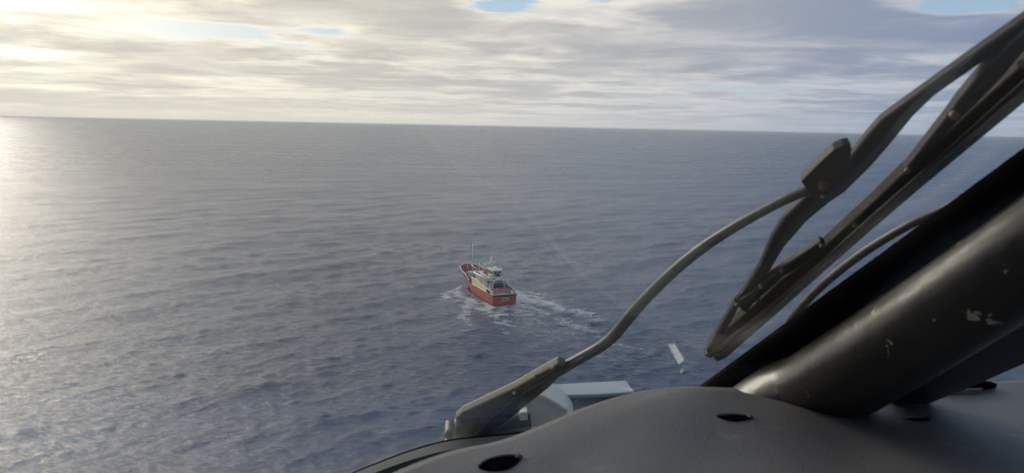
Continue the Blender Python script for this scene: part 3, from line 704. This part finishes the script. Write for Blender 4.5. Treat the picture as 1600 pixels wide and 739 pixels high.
# the glass itself: a slightly dusty pane, its left side painted with sunlit haze
gm = bpy.data.materials.new('windshield_glass'); gm.use_nodes = True; t_ = gm.node_tree; t_.nodes.clear()
tr = t_.nodes.new('ShaderNodeBsdfTransparent'); tl = t_.nodes.new('ShaderNodeBsdfTranslucent'); gl = t_.nodes.new('ShaderNodeBsdfGlossy')
tr.inputs[0].default_value = (.985, .995, .99, 1); tl.inputs[0].default_value = (.8, .74, .62, 1); gl.inputs['Roughness'].default_value = .02
tcw = t_.nodes.new('ShaderNodeTexCoord')
dn = wn(5, 1, 0, 6, .6)
sx_ = t_.nodes.new('ShaderNodeSeparateXYZ'); t_.links.new(tcw.outputs['Object'], sx_.inputs[0])
gr = t_.nodes.new('ShaderNodeMapRange'); gr.interpolation_type = 'SMOOTHSTEP'; t_.links.new(sx_.outputs[0], gr.inputs[0])
for k_, v_ in ((1, -.60), (2, .22), (3, .050), (4, .004)): gr.inputs[k_].default_value = v_
m1 = t_.nodes.new('ShaderNodeMixShader'); m2 = t_.nodes.new('ShaderNodeMixShader'); ou = t_.nodes.new('ShaderNodeOutputMaterial')
t_.links.new(tm('ADD', .0008, tm('MULTIPLY', tm('MULTIPLY', dn, 1.0), gr.outputs[0])), m1.inputs[0]); t_.links.new(tr.outputs[0], m1.inputs[1]); t_.links.new(tl.outputs[0], m1.inputs[2])
fr_ = t_.nodes.new('ShaderNodeFresnel'); fr_.inputs[0].default_value = 1.45
t_.links.new(tm('MULTIPLY', fr_.outputs[0], .25), m2.inputs[0]); t_.links.new(m1.outputs[0], m2.inputs[1]); t_.links.new(gl.outputs[0], m2.inputs[2]); t_.links.new(m2.outputs[0], ou.inputs[0])
def gp(x, z): return CO+Vector((x, WY-WK*(z+.25), z))
mb = MB(); mb.prism([gp(-1.0, -.62), gp(.95, -.62), gp(.95, .30), gp(-1.0, .30)], GN*.004)
pane = hbuild(mb, 'windshield', gm)
streakm = bpy.data.materials.new('reflection_film'); streakm.use_nodes = True; t_ = streakm.node_tree; t_.nodes.clear()
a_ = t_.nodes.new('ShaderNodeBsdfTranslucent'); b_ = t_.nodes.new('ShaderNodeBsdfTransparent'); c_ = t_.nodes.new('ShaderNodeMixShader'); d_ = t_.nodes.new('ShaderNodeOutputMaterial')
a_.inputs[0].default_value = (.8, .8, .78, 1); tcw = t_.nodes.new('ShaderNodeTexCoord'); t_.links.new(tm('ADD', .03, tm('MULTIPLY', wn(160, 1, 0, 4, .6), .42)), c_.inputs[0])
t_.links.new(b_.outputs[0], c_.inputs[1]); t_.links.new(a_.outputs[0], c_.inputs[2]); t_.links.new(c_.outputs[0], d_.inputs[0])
mb = MB(); mb.prism([on_glass(*q, -.004) for q in ((1044, 539), (1054, 537), (1069, 562), (1061, 570))], GN*.001); hbuild(mb, 'painted_reflection', streakm, pane)  # streak of reflected light painted on as a thin white film
c = on_glass(1067, 581, -.004); hbuild(MB().ball(c, 4*pxsize(c), 7), 'pale_dot', dotm, pane, smooth=True)  # small pale dot just below the streak
# cabin round the eye: roof, left door post, rear wall, floor
shell = material('cabin_trim', (.07, .07, .07), .8, 0, .1, 4)
z0 = CAMZ
mb = MB()
mb.box(-1.0, 1.05, -1.3, .12, z0+.30, z0+.34); mb.box(-1.0, 1.05, -1.34, -1.3, z0-1.3, z0+.34)
mb.box(-1.0, 1.05, -1.3, 1.2, z0-1.34, z0-1.3); mb.box(-1.04, -1.0, -1.3, .9, z0-1.34, z0-.45); mb.box(1.05, 1.09, -1.3, .8, z0-1.34, z0-.35)
mb.box(.05, 1.0, .16, .20, z0-1.3, z0-.30); mb.box(-.95, .95, .55, 1.0, z0-.52, z0-.475)  # second box: unseen plate added to keep a sea reflection off the glass
hbuild(mb, 'cabin_lining', shell)

# ------------------------------------------------------------------ sea air
mb = MB(); mb.box(-43000, 43000, -43000, 43000, -4, CAMZ+1.5)
hzm = bpy.data.materials.new('sea_haze'); hzm.use_nodes = True; t_ = hzm.node_tree; t_.nodes.clear()
pv = t_.nodes.new('ShaderNodeVolumePrincipled'); pv.inputs['Color'].default_value = (.9, .92, .95, 1); pv.inputs['Density'].default_value = 2.5e-5
ou = t_.nodes.new('ShaderNodeOutputMaterial'); t_.links.new(pv.outputs[0], ou.inputs['Volume'])
tag(mb.build('haze', hzm), 'thin sea haze lying over the water towards the horizon', kind='stuff')
